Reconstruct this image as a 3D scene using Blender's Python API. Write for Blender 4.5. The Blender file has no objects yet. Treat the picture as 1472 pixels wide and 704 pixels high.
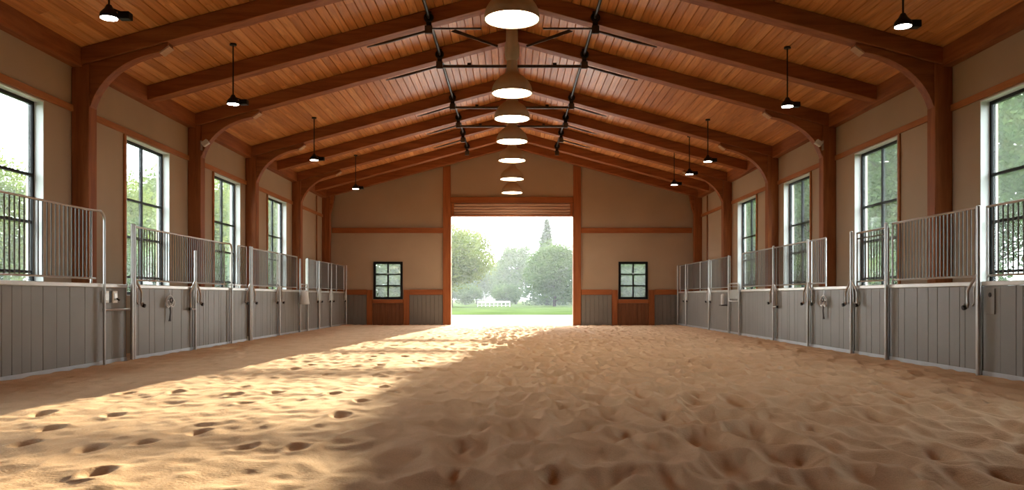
import bpy, math, random
import numpy as np
from mathutils import Vector, Matrix

random.seed(7)
SC = bpy.context.scene
COL = SC.collection
U = 0.026          # metres per unit (one unit = one pixel on the end wall)
CZ = 1.04          # eye height
D = 30.0           # distance of the end wall
PI = math.pi


def H(u):          # height above the sand of a level given in units above the eye line
    return CZ + u * U


def RB(xu):        # underside of the rafters
    return 213.5 - 0.27 * abs(xu)


def DK(xu):        # underside of the roof boards
    return RB(xu) + 10.5


# ------------------------------------------------------------------ materials
def new_mat(name):
    m = bpy.data.materials.new(name)
    m.use_nodes = True
    nt = m.node_tree
    b = nt.nodes['Principled BSDF']
    return m, nt, b


def N(nt, t, **kw):
    n = nt.nodes.new(t)
    for k, v in kw.items():
        setattr(n, k, v)
    return n


def ramp(nt, stops):
    r = N(nt, 'ShaderNodeValToRGB')
    e = r.color_ramp.elements
    while len(e) < len(stops):
        e.new(0.5)
    for i, (p, c) in enumerate(stops):
        e[i].position = p
        e[i].color = (*c, 1)
    return r


def plain(name, c, rough=0.6, metal=0.0, var=0.12, scale=3.0, bump=0.0, bscale=60.0):
    """A paint / metal / plaster: a base colour with a little cloudy variation and optional fine bump."""
    m, nt, b = new_mat(name)
    tc = N(nt, 'ShaderNodeTexCoord')
    no = N(nt, 'ShaderNodeTexNoise')
    no.inputs['Scale'].default_value = scale
    no.inputs['Detail'].default_value = 5
    nt.links.new(tc.outputs['Object'], no.inputs['Vector'])
    r = ramp(nt, [(0.3, tuple(x * (1 - var) for x in c)), (0.7, tuple(min(1, x * (1 + var)) for x in c))])
    nt.links.new(no.outputs['Fac'], r.inputs['Fac'])
    nt.links.new(r.outputs['Color'], b.inputs['Base Color'])
    b.inputs['Roughness'].default_value = rough
    b.inputs['Metallic'].default_value = metal
    if bump:
        n2 = N(nt, 'ShaderNodeTexNoise')
        n2.inputs['Scale'].default_value = bscale
        nt.links.new(tc.outputs['Object'], n2.inputs['Vector'])
        bp = N(nt, 'ShaderNodeBump')
        bp.inputs['Strength'].default_value = bump
        bp.inputs['Distance'].default_value = 0.01
        nt.links.new(n2.outputs['Fac'], bp.inputs['Height'])
        nt.links.new(bp.outputs['Normal'], b.inputs['Normal'])
    return m


def wood(name, dark, light, grain=(0, 1, 2), rough=0.5, scale=1.0):
    """Sawn timber. grain: scale along x, y, z is low along the fibre."""
    m, nt, b = new_mat(name)
    tc = N(nt, 'ShaderNodeTexCoord')
    mp = N(nt, 'ShaderNodeMapping')
    mp.inputs['Scale'].default_value = grain
    nt.links.new(tc.outputs['Object'], mp.inputs['Vector'])
    oi = N(nt, 'ShaderNodeObjectInfo')
    ad = N(nt, 'ShaderNodeVectorMath', operation='MULTIPLY_ADD')
    nt.links.new(oi.outputs['Random'], ad.inputs[0])
    ad.inputs[1].default_value = (37, 53, 19)
    nt.links.new(mp.outputs['Vector'], ad.inputs[2])
    no = N(nt, 'ShaderNodeTexNoise')
    no.inputs['Scale'].default_value = scale
    no.inputs['Detail'].default_value = 8
    no.inputs['Roughness'].default_value = 0.62
    no.inputs['Distortion'].default_value = 0.6
    nt.links.new(ad.outputs[0], no.inputs['Vector'])
    r = ramp(nt, [(0.25, dark), (0.5, tuple((a + c) / 2 for a, c in zip(dark, light))), (0.75, light)])
    nt.links.new(no.outputs['Fac'], r.inputs['Fac'])
    nt.links.new(r.outputs['Color'], b.inputs['Base Color'])
    b.inputs['Roughness'].default_value = rough + 0.1
    b.inputs['Specular IOR Level'].default_value = 0.22
    bp = N(nt, 'ShaderNodeBump')
    bp.inputs['Strength'].default_value = 0.15
    bp.inputs['Distance'].default_value = 0.01
    nt.links.new(no.outputs['Fac'], bp.inputs['Height'])
    nt.links.new(bp.outputs['Normal'], b.inputs['Normal'])
    return m


def deck_mat(name, bw):
    """Roof boards that run along the hall: every board and every length of it has a tone of its own."""
    m, nt, b = new_mat(name)
    L = nt.links.new
    tc = N(nt, 'ShaderNodeTexCoord')
    sp = N(nt, 'ShaderNodeSeparateXYZ')
    L(tc.outputs['Object'], sp.inputs[0])

    def mth(op, a, b_=None):
        n = N(nt, 'ShaderNodeMath', operation=op)
        for i, v in enumerate((a, b_)):
            if v is None:
                continue
            if isinstance(v, (int, float)):
                n.inputs[i].default_value = v
            else:
                L(v, n.inputs[i])
        return n.outputs[0]
    bid = mth('FLOOR', mth('DIVIDE', sp.outputs['X'], bw))
    w1 = N(nt, 'ShaderNodeTexWhiteNoise', noise_dimensions='1D')
    L(bid, w1.inputs['W'])
    seg = mth('FLOOR', mth('ADD', mth('DIVIDE', sp.outputs['Y'], 4.6), mth('MULTIPLY', w1.outputs['Value'], 9.0)))
    cb = N(nt, 'ShaderNodeCombineXYZ')
    L(bid, cb.inputs[0])
    L(seg, cb.inputs[1])
    w2 = N(nt, 'ShaderNodeTexWhiteNoise', noise_dimensions='3D')
    L(cb.outputs[0], w2.inputs['Vector'])
    r1 = ramp(nt, [(0.0, (0.52, 0.205, 0.062)), (0.45, (0.60, 0.245, 0.075)), (0.8, (0.66, 0.285, 0.092)), (1.0, (0.72, 0.345, 0.13))])
    L(w2.outputs['Value'], r1.inputs['Fac'])
    mp = N(nt, 'ShaderNodeMapping')
    mp.inputs['Scale'].default_value = (14, 0.9, 14)
    L(tc.outputs['Object'], mp.inputs['Vector'])
    ad = N(nt, 'ShaderNodeVectorMath', operation='MULTIPLY_ADD')
    L(cb.outputs[0], ad.inputs[0])
    ad.inputs[1].default_value = (3.7, 5.3, 0)
    L(mp.outputs['Vector'], ad.inputs[2])
    no = N(nt, 'ShaderNodeTexNoise')
    no.inputs['Scale'].default_value = 1.0
    no.inputs['Detail'].default_value = 7
    no.inputs['Distortion'].default_value = 1.2
    L(ad.outputs[0], no.inputs['Vector'])
    r2 = ramp(nt, [(0.25, (0.62, 0.55, 0.5)), (0.7, (1.08, 1.08, 1.1))])
    L(no.outputs['Fac'], r2.inputs['Fac'])
    mx = N(nt, 'ShaderNodeMix', data_type='RGBA', blend_type='MULTIPLY')
    mx.inputs['Factor'].default_value = 1.0
    L(r1.outputs['Color'], mx.inputs['A'])
    L(r2.outputs['Color'], mx.inputs['B'])
    L(mx.outputs['Result'], b.inputs['Base Color'])
    b.inputs['Roughness'].default_value = 0.42
    b.inputs['Specular IOR Level'].default_value = 0.2
    return m


def sand_mat():
    m, nt, b = new_mat('sand')
    L = nt.links.new
    tc = N(nt, 'ShaderNodeTexCoord')
    n1 = N(nt, 'ShaderNodeTexNoise')
    n1.inputs['Scale'].default_value = 2.2
    n1.inputs['Detail'].default_value = 8
    L(tc.outputs['Object'], n1.inputs['Vector'])
    r = ramp(nt, [(0.3, (0.62, 0.42, 0.26)), (0.7, (0.73, 0.52, 0.34))])
    L(n1.outputs['Fac'], r.inputs['Fac'])
    n2 = N(nt, 'ShaderNodeTexNoise')
    n2.inputs['Scale'].default_value = 260
    n2.inputs['Detail'].default_value = 3
    L(tc.outputs['Object'], n2.inputs['Vector'])
    r2 = ramp(nt, [(0.3, (0.78, 0.76, 0.74)), (0.7, (1.12, 1.12, 1.12))])
    L(n2.outputs['Fac'], r2.inputs['Fac'])
    mx = N(nt, 'ShaderNodeMix', data_type='RGBA', blend_type='MULTIPLY')
    mx.inputs['Factor'].default_value = 1.0
    L(r.outputs['Color'], mx.inputs['A'])
    L(r2.outputs['Color'], mx.inputs['B'])
    L(mx.outputs['Result'], b.inputs['Base Color'])
    b.inputs['Roughness'].default_value = 0.95
    b.inputs['Specular IOR Level'].default_value = 0.15
    n3 = N(nt, 'ShaderNodeTexNoise')
    n3.inputs['Scale'].default_value = 45
    n3.inputs['Detail'].default_value = 6
    L(tc.outputs['Object'], n3.inputs['Vector'])
    bp = N(nt, 'ShaderNodeBump')
    bp.inputs['Strength'].default_value = 0.35
    bp.inputs['Distance'].default_value = 0.012
    L(n3.outputs['Fac'], bp.inputs['Height'])
    L(bp.outputs['Normal'], b.inputs['Normal'])
    return m


def emit(name, c, s):
    m, nt, b = new_mat(name)
    b.inputs['Base Color'].default_value = (0.9, 0.88, 0.82, 1)
    b.inputs['Emission Color'].default_value = (*c, 1)
    b.inputs['Emission Strength'].default_value = s
    return m


def glass_mat(name, milky):
    m = bpy.data.materials.new(name)
    m.use_nodes = True
    nt = m.node_tree
    nt.nodes.clear()
    o = N(nt, 'ShaderNodeOutputMaterial')
    t = N(nt, 'ShaderNodeBsdfTransparent')
    t.inputs['Color'].default_value = (0.93, 0.97, 0.96, 1)
    g = N(nt, 'ShaderNodeBsdfGlossy')
    g.inputs['Roughness'].default_value = 0.03
    lw = N(nt, 'ShaderNodeLayerWeight')
    lw.inputs['Blend'].default_value = 0.5
    pw = N(nt, 'ShaderNodeMath', operation='POWER')
    nt.links.new(lw.outputs['Facing'], pw.inputs[0])
    pw.inputs[1].default_value = 4.0
    f = N(nt, 'ShaderNodeMath', operation='MULTIPLY_ADD')
    nt.links.new(pw.outputs[0], f.inputs[0])
    f.inputs[1].default_value = 0.35
    f.inputs[2].default_value = 0.03
    mx = N(nt, 'ShaderNodeMixShader')
    nt.links.new(f.outputs[0], mx.inputs[0])
    nt.links.new(t.outputs[0], mx.inputs[1])
    nt.links.new(g.outputs[0], mx.inputs[2])
    tl = N(nt, 'ShaderNodeBsdfTranslucent')
    tl.inputs['Color'].default_value = (0.9, 0.95, 0.93, 1)
    m2 = N(nt, 'ShaderNodeMixShader')
    m2.inputs[0].default_value = milky
    nt.links.new(mx.outputs[0], m2.inputs[1])
    nt.links.new(tl.outputs[0], m2.inputs[2])
    nt.links.new(m2.outputs[0], o.inputs[0])
    return m


def leaf_mat(name, c, c2):
    m = bpy.data.materials.new(name)
    m.use_nodes = True
    nt = m.node_tree
    nt.nodes.clear()
    L = nt.links.new
    o = N(nt, 'ShaderNodeOutputMaterial')
    tc = N(nt, 'ShaderNodeTexCoord')
    no = N(nt, 'ShaderNodeTexNoise')
    no.inputs['Scale'].default_value = 1.1
    no.inputs['Detail'].default_value = 6
    L(tc.outputs['Object'], no.inputs['Vector'])
    r = ramp(nt, [(0.3, c), (0.7, c2)])
    L(no.outputs['Fac'], r.inputs['Fac'])
    d = N(nt, 'ShaderNodeBsdfDiffuse')
    t = N(nt, 'ShaderNodeBsdfTranslucent')
    L(r.outputs['Color'], d.inputs['Color'])
    L(r.outputs['Color'], t.inputs['Color'])
    mx = N(nt, 'ShaderNodeMixShader')
    mx.inputs[0].default_value = 0.42
    L(d.outputs[0], mx.inputs[1])
    L(t.outputs[0], mx.inputs[2])
    L(mx.outputs[0], o.inputs[0])
    return m


M = {}
M['timber_y'] = wood('timber_post_wood', (0.17, 0.045, 0.014), (0.39, 0.135, 0.045), (9, 9, 0.8))
M['timber_x'] = wood('timber_rafter_wood', (0.17, 0.045, 0.014), (0.39, 0.135, 0.045), (0.8, 9, 9))
M['timber_l'] = wood('timber_plate_wood', (0.17, 0.045, 0.014), (0.39, 0.135, 0.045), (9, 0.8, 9))
M['trim_l'] = wood('light_trim_wood', (0.30, 0.10, 0.03), (0.48, 0.19, 0.065), (9, 0.8, 9))
M['trim_x'] = wood('end_trim_wood', (0.23, 0.065, 0.02), (0.42, 0.14, 0.045), (0.8, 9, 9))
M['trim_z'] = wood('upright_trim_wood', (0.23, 0.065, 0.02), (0.42, 0.14, 0.045), (9, 9, 0.8))
M['panel_wood'] = wood('low_panel_wood', (0.14, 0.052, 0.024), (0.25, 0.10, 0.045), (9, 9, 0.8))
M['cut_end'] = wood('cut_end_wood', (0.42, 0.24, 0.14), (0.6, 0.4, 0.26), (20, 3, 20))
M['deck'] = deck_mat('roof_boards', 0.16)
M['sand'] = sand_mat()
M['plaster'] = plain('beige_plaster', (0.43, 0.318, 0.220), 0.9, var=0.06, scale=0.7, bump=0.08, bscale=120)
M['board'] = plain('grey_board', (0.195, 0.176, 0.155), 0.45, var=0.07, scale=1.4)
M['cap'] = plain('cap_metal', (0.60, 0.58, 0.55), 0.35, 0.6, var=0.06)
M['kick'] = plain('kick_metal', (0.46, 0.47, 0.49), 0.4, 0.6, var=0.08)
M['steel'] = plain('brushed_steel', (0.52, 0.50, 0.48), 0.3, 0.9, var=0.06, scale=8)
M['bar'] = plain('grille_steel', (0.13, 0.118, 0.105), 0.5, 0.3, var=0.06, scale=8)
M['iron'] = plain('dark_iron', (0.022, 0.019, 0.018), 0.5, 0.5, var=0.2, scale=10)
M['bronze'] = plain('bronze_arm', (0.085, 0.06, 0.045), 0.5, 0.5, var=0.2, scale=10)
M['black'] = plain('black_frame', (0.012, 0.012, 0.013), 0.4, 0.2, var=0.1)
M['black'].node_tree.nodes['Principled BSDF'].inputs['Specular IOR Level'].default_value = 0.15
M['white'] = plain('white_paint', (0.72, 0.73, 0.72), 0.5, var=0.03)
M['offwhite'] = plain('offwhite_plastic', (0.70, 0.67, 0.62), 0.4, var=0.03)
M['shade'] = plain('lamp_shade_enamel', (0.50, 0.41, 0.315), 0.6, 0.0, var=0.1, scale=4)
M['shade_in'] = plain('lamp_shade_inside', (0.75, 0.7, 0.6), 0.5, var=0.02)
M['lens'] = emit('lamp_lens', (1.0, 0.84, 0.58), 26.0)
M['spot_lens'] = emit('spot_lens', (1.0, 0.93, 0.84), 20.0)
M['glass'] = glass_mat('window_glass', 0.025)
M['milk_glass'] = glass_mat('milky_glass', 0.06)
M['roof_out'] = plain('roof_metal', (0.12, 0.12, 0.13), 0.6)
M['concrete'] = plain('pale_concrete', (0.66, 0.64, 0.60), 0.85, var=0.05, scale=0.6)
M['grass'] = plain('mown_grass', (0.055, 0.080, 0.028), 0.9, var=0.25, scale=0.35)
M['grass'].node_tree.nodes['Principled BSDF'].inputs['Specular IOR Level'].default_value = 0.0
M['bark'] = plain('tree_bark', (0.03, 0.024, 0.02), 0.9, var=0.3, scale=4)
M['leaf_a'] = leaf_mat('broad_leaves', (0.085, 0.125, 0.030), (0.20, 0.235, 0.075))
M['leaf_b'] = leaf_mat('dark_leaves', (0.055, 0.100, 0.036), (0.12, 0.175, 0.066))
M['leaf_c'] = leaf_mat('fir_needles', (0.045, 0.082, 0.042), (0.09, 0.125, 0.065))
M['leather'] = plain('halter_strap', (0.05, 0.04, 0.035), 0.6, var=0.2)
M['keyhole'] = plain('keyhole_dark', (0.01, 0.01, 0.01), 0.6)


# ------------------------------------------------------------------ mesh tools
class MB:
    def __init__(self):
        self.v, self.f = [], []

    def add(self, vs, fs):
        b = len(self.v)
        self.v += [tuple(p) for p in vs]
        self.f += [tuple(b + i for i in q) for q in fs]
        return self

    def box(self, x0, x1, y0, y1, z0, z1):
        x0, x1 = min(x0, x1), max(x0, x1)
        vs = [(x0, y0, z0), (x1, y0, z0), (x1, y1, z0), (x0, y1, z0), (x0, y0, z1), (x1, y0, z1), (x1, y1, z1), (x0, y1, z1)]
        return self.add(vs, [(0, 3, 2, 1), (4, 5, 6, 7), (0, 1, 5, 4), (1, 2, 6, 5), (2, 3, 7, 6), (3, 0, 4, 7)])

    def prism_y(self, pts, y0, y1):     # polygon in x,z pulled along y
        n = len(pts)
        vs = [(x, y0, z) for x, z in pts] + [(x, y1, z) for x, z in pts]
        fs = [tuple(range(n)), tuple(range(2 * n - 1, n - 1, -1))]
        fs += [(i, i + n, (i + 1) % n + n, (i + 1) % n) for i in range(n)]
        return self.add(vs, fs)

    def prism_z(self, pts, z0, z1):     # polygon in x,y pulled along z
        n = len(pts)
        vs = [(x, y, z0) for x, y in pts] + [(x, y, z1) for x, y in pts]
        fs = [tuple(range(n)), tuple(range(2 * n - 1, n - 1, -1))]
        fs += [(i, i + n, (i + 1) % n + n, (i + 1) % n) for i in range(n)]
        return self.add(vs, fs)

    def prism_x(self, pts, x0, x1):     # polygon in y,z pulled along x
        n = len(pts)
        vs = [(x0, y, z) for y, z in pts] + [(x1, y, z) for y, z in pts]
        fs = [tuple(range(n)), tuple(range(2 * n - 1, n - 1, -1))]
        fs += [(i, i + n, (i + 1) % n + n, (i + 1) % n) for i in range(n)]
        return self.add(vs, fs)

    def tube(self, path, r, n=8, closed=False):
        P = [Vector(p) for p in path]
        R = r if isinstance(r, (list, tuple)) else [r] * len(P)
        k = len(P)
        vs = []
        up = None
        for i, p in enumerate(P):
            if closed:
                t = (P[(i + 1) % k] - P[i - 1]).normalized()
            else:
                t = (P[min(i + 1, k - 1)] - P[max(i - 1, 0)]).normalized()
            if up is None:
                up = Vector((1, 0, 0)) if abs(t.x) < 0.9 else Vector((0, 1, 0))
            a = (up - t * up.dot(t)).normalized()
            up = a
            b = t.cross(a)
            for j in range(n):
                w = 2 * PI * j / n
                vs.append(p + (a * math.cos(w) + b * math.sin(w)) * R[i])
        fs = []
        for i in range(k if closed else k - 1):
            i2 = (i + 1) % k
            for j in range(n):
                j2 = (j + 1) % n
                fs.append((i * n + j, i * n + j2, i2 * n + j2, i2 * n + j))
        if not closed:
            fs.append(tuple(range(n - 1, -1, -1)))
            fs.append(tuple((k - 1) * n + j for j in range(n)))
        return self.add(vs, fs)

    def lathe(self, prof, n=28, c=(0, 0, 0), caps=True):       # (r, z) rings about the z axis
        vs, fs = [], []
        for r, z in prof:
            for j in range(n):
                w = 2 * PI * j / n
                vs.append((c[0] + r * math.cos(w), c[1] + r * math.sin(w), c[2] + z))
        for i in range(len(prof) - 1):
            for j in range(n):
                j2 = (j + 1) % n
                fs.append((i * n + j, i * n + j2, (i + 1) * n + j2, (i + 1) * n + j))
        if caps and prof[0][0] > 1e-6:
            fs.append(tuple(range(n - 1, -1, -1)))
        if caps and prof[-1][0] > 1e-6:
            fs.append(tuple((len(prof) - 1) * n + j for j in range(n)))
        return self.add(vs, fs)

    def xf(self, mat):
        self.v = [tuple(mat @ Vector(p)) for p in self.v]
        return self

    def mesh(self, name, m, smooth=False):
        me = bpy.data.meshes.new(name)
        me.from_pydata(self.v, [], self.f)
        me.materials.append(m)
        import bmesh
        bm = bmesh.new()
        bm.from_mesh(me)
        bmesh.ops.remove_doubles(bm, verts=bm.verts, dist=1e-5)
        bmesh.ops.recalc_face_normals(bm, faces=bm.faces)
        bm.to_mesh(me)
        bm.free()
        if smooth:
            me.shade_smooth()
            me.set_sharp_from_angle(angle=math.radians(40))
        return me

    def build(self, name, m, parent=None, smooth=False, bevel=0.0, loc=None):
        o = bpy.data.objects.new(name, self.mesh(name, m, smooth))
        COL.objects.link(o)
        if parent:
            o.parent = parent
        if loc:
            o.location = loc
        if bevel:
            b = o.modifiers.new('edges', 'BEVEL')
            b.width = bevel
            b.segments = 2
            b.limit_method = 'ANGLE'
        return o


def tag(o, label, cat, group=None, kind=None):
    o['label'] = label
    o['category'] = cat
    if group:
        o['group'] = group
    if kind:
        o['kind'] = kind
    return o


def thing(name, label, cat, loc=(0, 0, 0), group=None):
    o = bpy.data.objects.new(name, None)
    o.empty_display_size = 0.2
    COL.objects.link(o)
    o.location = loc
    return tag(o, label, cat, group)


def structure(o, label=None, cat=None):
    o['kind'] = 'structure'
    if label:
        o['label'] = label
        o['category'] = cat
    return o


def linkcopy(o, parent, loc):
    c = o.copy()
    COL.objects.link(c)
    c.parent = parent
    c.location = loc
    return c


def lattice(xs, ys, zs, solid, top=None):
    """A solid wall on a grid of cells, with openings where solid(i,j,k) is False; top(x) lifts the last z row."""
    idx, V, F = {}, [], []
    nx, ny, nz = len(xs) - 1, len(ys) - 1, len(zs) - 1

    def vid(i, j, k):
        key = (i, j, k)
        if key not in idx:
            z = zs[k] if not (top and k == nz) else top(xs[i])
            idx[key] = len(V)
            V.append((xs[i], ys[j], z))
        return idx[key]

    def S(i, j, k):
        return 0 <= i < nx and 0 <= j < ny and 0 <= k < nz and solid(i, j, k)
    for i in range(nx):
        for j in range(ny):
            for k in range(nz):
                if not S(i, j, k):
                    continue
                if not S(i - 1, j, k):
                    F.append((vid(i, j, k), vid(i, j, k + 1), vid(i, j + 1, k + 1), vid(i, j + 1, k)))
                if not S(i + 1, j, k):
                    F.append((vid(i + 1, j, k), vid(i + 1, j + 1, k), vid(i + 1, j + 1, k + 1), vid(i + 1, j, k + 1)))
                if not S(i, j - 1, k):
                    F.append((vid(i, j, k), vid(i + 1, j, k), vid(i + 1, j, k + 1), vid(i, j, k + 1)))
                if not S(i, j + 1, k):
                    F.append((vid(i, j + 1, k), vid(i, j + 1, k + 1), vid(i + 1, j + 1, k + 1), vid(i + 1, j + 1, k)))
                if not S(i, j, k - 1):
                    F.append((vid(i, j, k), vid(i, j + 1, k), vid(i + 1, j + 1, k), vid(i + 1, j, k)))
                if not S(i, j, k + 1):
                    F.append((vid(i, j, k + 1), vid(i + 1, j, k + 1), vid(i + 1, j + 1, k + 1), vid(i, j + 1, k + 1)))
    mb = MB()
    mb.v, mb.f = V, F
    return mb


def arc(p0, p1, p2, p3, n):
    out = []
    for i in range(n + 1):
        t = i / n
        out.append(tuple((1 - t) ** 3 * a + 3 * (1 - t) ** 2 * t * b + 3 * (1 - t) * t * t * c + t ** 3 * d for a, b, c, d in zip(p0, p1, p2, p3)))
    return out


WX = 270 * U          # side walls
Y0 = -2.0             # wall behind the camera
SIDES = ((-1, 'left'), (1, 'right'))

# ------------------------------------------------------------------ sand floor
rng = np.random.default_rng(11)
_P = rng.random((256, 256, 4))


def vnoise(x, y, ch=0):
    xi, yi = np.floor(x).astype(int), np.floor(y).astype(int)
    fx, fy = x - xi, y - yi
    fx, fy = fx * fx * (3 - 2 * fx), fy * fy * (3 - 2 * fy)
    g = lambda a, b: _P[a % 256, b % 256, ch]
    return (g(xi, yi) * (1 - fx) + g(xi + 1, yi) * fx) * (1 - fy) + (g(xi, yi + 1) * (1 - fx) + g(xi + 1, yi + 1) * fx) * fy


def bowls(x, y, cx, cy, off):
    """Hollows that meet in crests: distance to the nearest of one jittered point per cell, with a depth of its own."""
    gx, gy = x / cx + off, y / cy + off * 1.7
    xi, yi = np.floor(gx).astype(int), np.floor(gy).astype(int)
    best = np.full(x.shape, 9.0)
    second = np.full(x.shape, 9.0)
    amp = np.zeros(x.shape)
    for a in (-1, 0, 1):
        for b in (-1, 0, 1):
            px = xi + a + 0.12 + 0.76 * _P[(xi + a) % 256, (yi + b) % 256, 0]
            py = yi + b + 0.12 + 0.76 * _P[(xi + a) % 256, (yi + b) % 256, 1]
            d = (gx - px) ** 2 + (gy - py) ** 2
            am = _P[(xi + a) % 256, (yi + b) % 256, 2]
            near = d < best
            second = np.where(near, best, np.minimum(second, d))
            amp = np.where(near, am, amp)
            best = np.where(near, d, best)
    edge = np.sqrt(second) - np.sqrt(best)          # 0 on a crest
    edge = np.sqrt(edge * edge + 0.006) - 0.077      # soften the crest
    return (0.45 + 0.65 * amp) * (-np.sin(np.minimum(edge, 0.9) / 0.9 * PI / 2)) * 0.75


def sand_height(X, Y):
    wx = X + 0.13 * (vnoise(X * 1.6, Y * 1.1, 1) - 0.5) + 0.03 * (vnoise(X * 5, Y * 4, 2) - 0.5)
    wy = Y + 0.24 * (vnoise(X * 1.5 + 40, Y * 1.2, 3) - 0.5) + 0.05 * (vnoise(X * 5 + 9, Y * 4, 1) - 0.5)
    lit = 0.15 + 0.97 / (1 + np.exp(-(X + 0.75) * 3.2))
    near = 1 / (1 + np.exp((Y - 9.0) * 0.8))
    z = (0.055 + 0.085 * near) * lit * bowls(wx, wy, 0.44, 0.90, 3.3)
    z += (0.115 - 0.075 * near) * np.maximum(lit, 0.28) * bowls(wx + 0.1, wy, 0.23, 0.62, 17.1)
    z += 0.030 * (vnoise(X * 0.9, Y * 0.8, 0) - 0.5) + 0.012 * (vnoise(X * 9, Y * 8, 2) - 0.5)
    # footprints: deeper pockets
    gx, gy = X / 0.55, Y / 0.75
    xi, yi = np.floor(gx).astype(int), np.floor(gy).astype(int)
    px = (xi + 0.25 + 0.5 * _P[(xi + 70) % 256, yi % 256, 0]) * 0.55
    py = (yi + 0.25 + 0.5 * _P[(xi + 70) % 256, yi % 256, 1]) * 0.75
    on = _P[(xi + 70) % 256, yi % 256, 3] > 0.45
    r2 = ((X - px) / 0.062) ** 2 + ((Y - py) / 0.11) ** 2
    z += np.where(on, -0.036 * np.exp(-r2 ** 1.5) + 0.007 * np.exp(-(np.sqrt(r2) - 1.6) ** 2 * 3), 0)
    # raked and pushed up along the stall fronts
    e = np.clip((np.abs(X) - 5.0) / 1.1, 0, 1)
    rake = 0.012 * np.sin((Y * 1.9 + np.abs(X) * 3.0 + 0.8 * vnoise(X * 2, Y * 2, 3)) * 2 * PI)
    z = z * (1 - 0.75 * e) + e * (rake + 0.015)
    far = np.clip((Y - 8) / 16, 0, 1)
    z *= 1 - 0.15 * far
    return np.where(np.abs(X) > 6.16, 0.0, z)


def make_floor():
    nx = 861
    xs = np.linspace(-WX, WX, nx)
    ys = np.concatenate([np.linspace(Y0, 3.0, 40)[:-1], np.geomspace(3.0, D + 0.2, 820)])
    ny = len(ys)
    X, Y = np.meshgrid(xs, ys)
    Z = sand_height(X, Y) + 0.012
    co = np.stack([X, Y, Z], -1).reshape(-1, 3).astype(np.float32)
    me = bpy.data.meshes.new('floor')
    me.vertices.add(nx * ny)
    me.vertices.foreach_set('co', co.ravel())
    i = np.arange(nx - 1)[None, :] + (np.arange(ny - 1) * nx)[:, None]
    q = np.stack([i, i + 1, i + 1 + nx, i + nx], -1).reshape(-1, 4).astype(np.int32)
    nf = len(q)
    me.loops.add(nf * 4)
    me.loops.foreach_set('vertex_index', q.ravel())
    me.polygons.add(nf)
    me.polygons.foreach_set('loop_start', np.arange(0, nf * 4, 4, dtype=np.int32))
    me.update(calc_edges=True)
    me.validate()
    me.shade_smooth()
    me.materials.append(M['sand'])
    o = bpy.data.objects.new('floor', me)
    COL.objects.link(o)
    structure(o)


make_floor()

# ------------------------------------------------------------------ walls
WIN_S = [(0.197, 0.257), (0.340, 0.4005), (0.486, 0.5475), (0.6295, 0.690), (0.768, 0.831)]  # first opening is added out of view, to light the foreground sand
WIN_TOP, WIN_BOT = H(113.0), H(1.0)
WT = 0.26
for sx, side in SIDES:
    ys = [Y0] + [v * D for w in WIN_S for v in w] + [D + 0.24]
    zs = [-0.1, WIN_BOT, WIN_TOP, H(DK(270)) + 0.05]
    mb = lattice([WX, WX + WT], ys, zs, lambda i, j, k: not (k == 1 and j % 2 == 1))
    mb.v = [(sx * x, y, z) for x, y, z in mb.v]
    structure(mb.build('wall_' + side, M['plaster']))

DX, DH = 87.5 * U, H(116)
EW = [(-199 * U, -157 * U), (153 * U, 195 * U)]      # end wall windows
EZ = (H(-3), H(51))
xs = [-WX, EW[0][0], EW[0][1], -DX, 0, DX, EW[1][0], EW[1][1], WX]
zs = [-0.1, EZ[0], EZ[1], DH, H(DK(270))]


def end_solid(i, j, k):
    if i in (3, 4) and k < 3:
        return False
    if i in (1, 6) and k == 1:
        return False
    return True


structure(lattice(xs, [D, D + 0.24], zs, end_solid, top=lambda x: H(DK(x / U)) + 0.03).build('wall_back', M['plaster']))
structure(lattice([-WX, 0, WX], [Y0 - 0.24, Y0], [-0.1, 2, H(DK(270))], lambda i, j, k: True, top=lambda x: H(DK(x / U)) + 0.03).build('wall_front', M['plaster']))

# ------------------------------------------------------------------ roof deck with v-grooved boards
for sx, side in SIDES:
    xe = WX + 0.75
    under = []
    n = int(xe / 0.16)
    for i in range(n + 1):
        x = i * 0.16
        for dx, dz in ((0.0, 0.026), (0.010, 0.0), (0.150, 0.0)):
            xx = x + dx
            if xx <= xe:
                under.append((xx, H(DK(xx / U)) + dz))
    pts = under + [(xe, H(DK(xe / U))), (xe, H(DK(xe / U)) + 0.22), (0, H(DK(0)) + 0.22)]
    mb = MB().prism_y([(sx * x, z) for x, z in pts], Y0 - 0.5, D + 0.9)
    structure(mb.build('ceiling_' + side, M['deck']))

# ridge, wall plates, rails
structure(MB().box(-4 * U, 4 * U, Y0, D - 0.01, H(211.5), H(223.5)).build('trim_1', M['timber_l'], bevel=0.01))
k = 2
for sx, side in SIDES:
    pl = [(263.3, 141), (269.9, 141), (269.9, DK(269.9) - 0.1), (263.3, DK(263.3) - 0.1)]
    structure(MB().prism_y([(sx * a * U, H(b)) for a, b in pl], Y0, D - 0.01).build('trim_%d' % k, M['timber_l'], bevel=0.008))
    k += 1

POSTS = [0.14, 0.285, 0.43, 0.583, 0.708, 0.857, 0.9915]
RAFT = [0.14, 0.285, 0.43, 0.507, 0.583, 0.708, 0.785, 0.857, 0.935, 0.9915]
PD = 0.125                  # half depth of a post along the hall
RWD = 0.145                 # half width of a rafter
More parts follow.
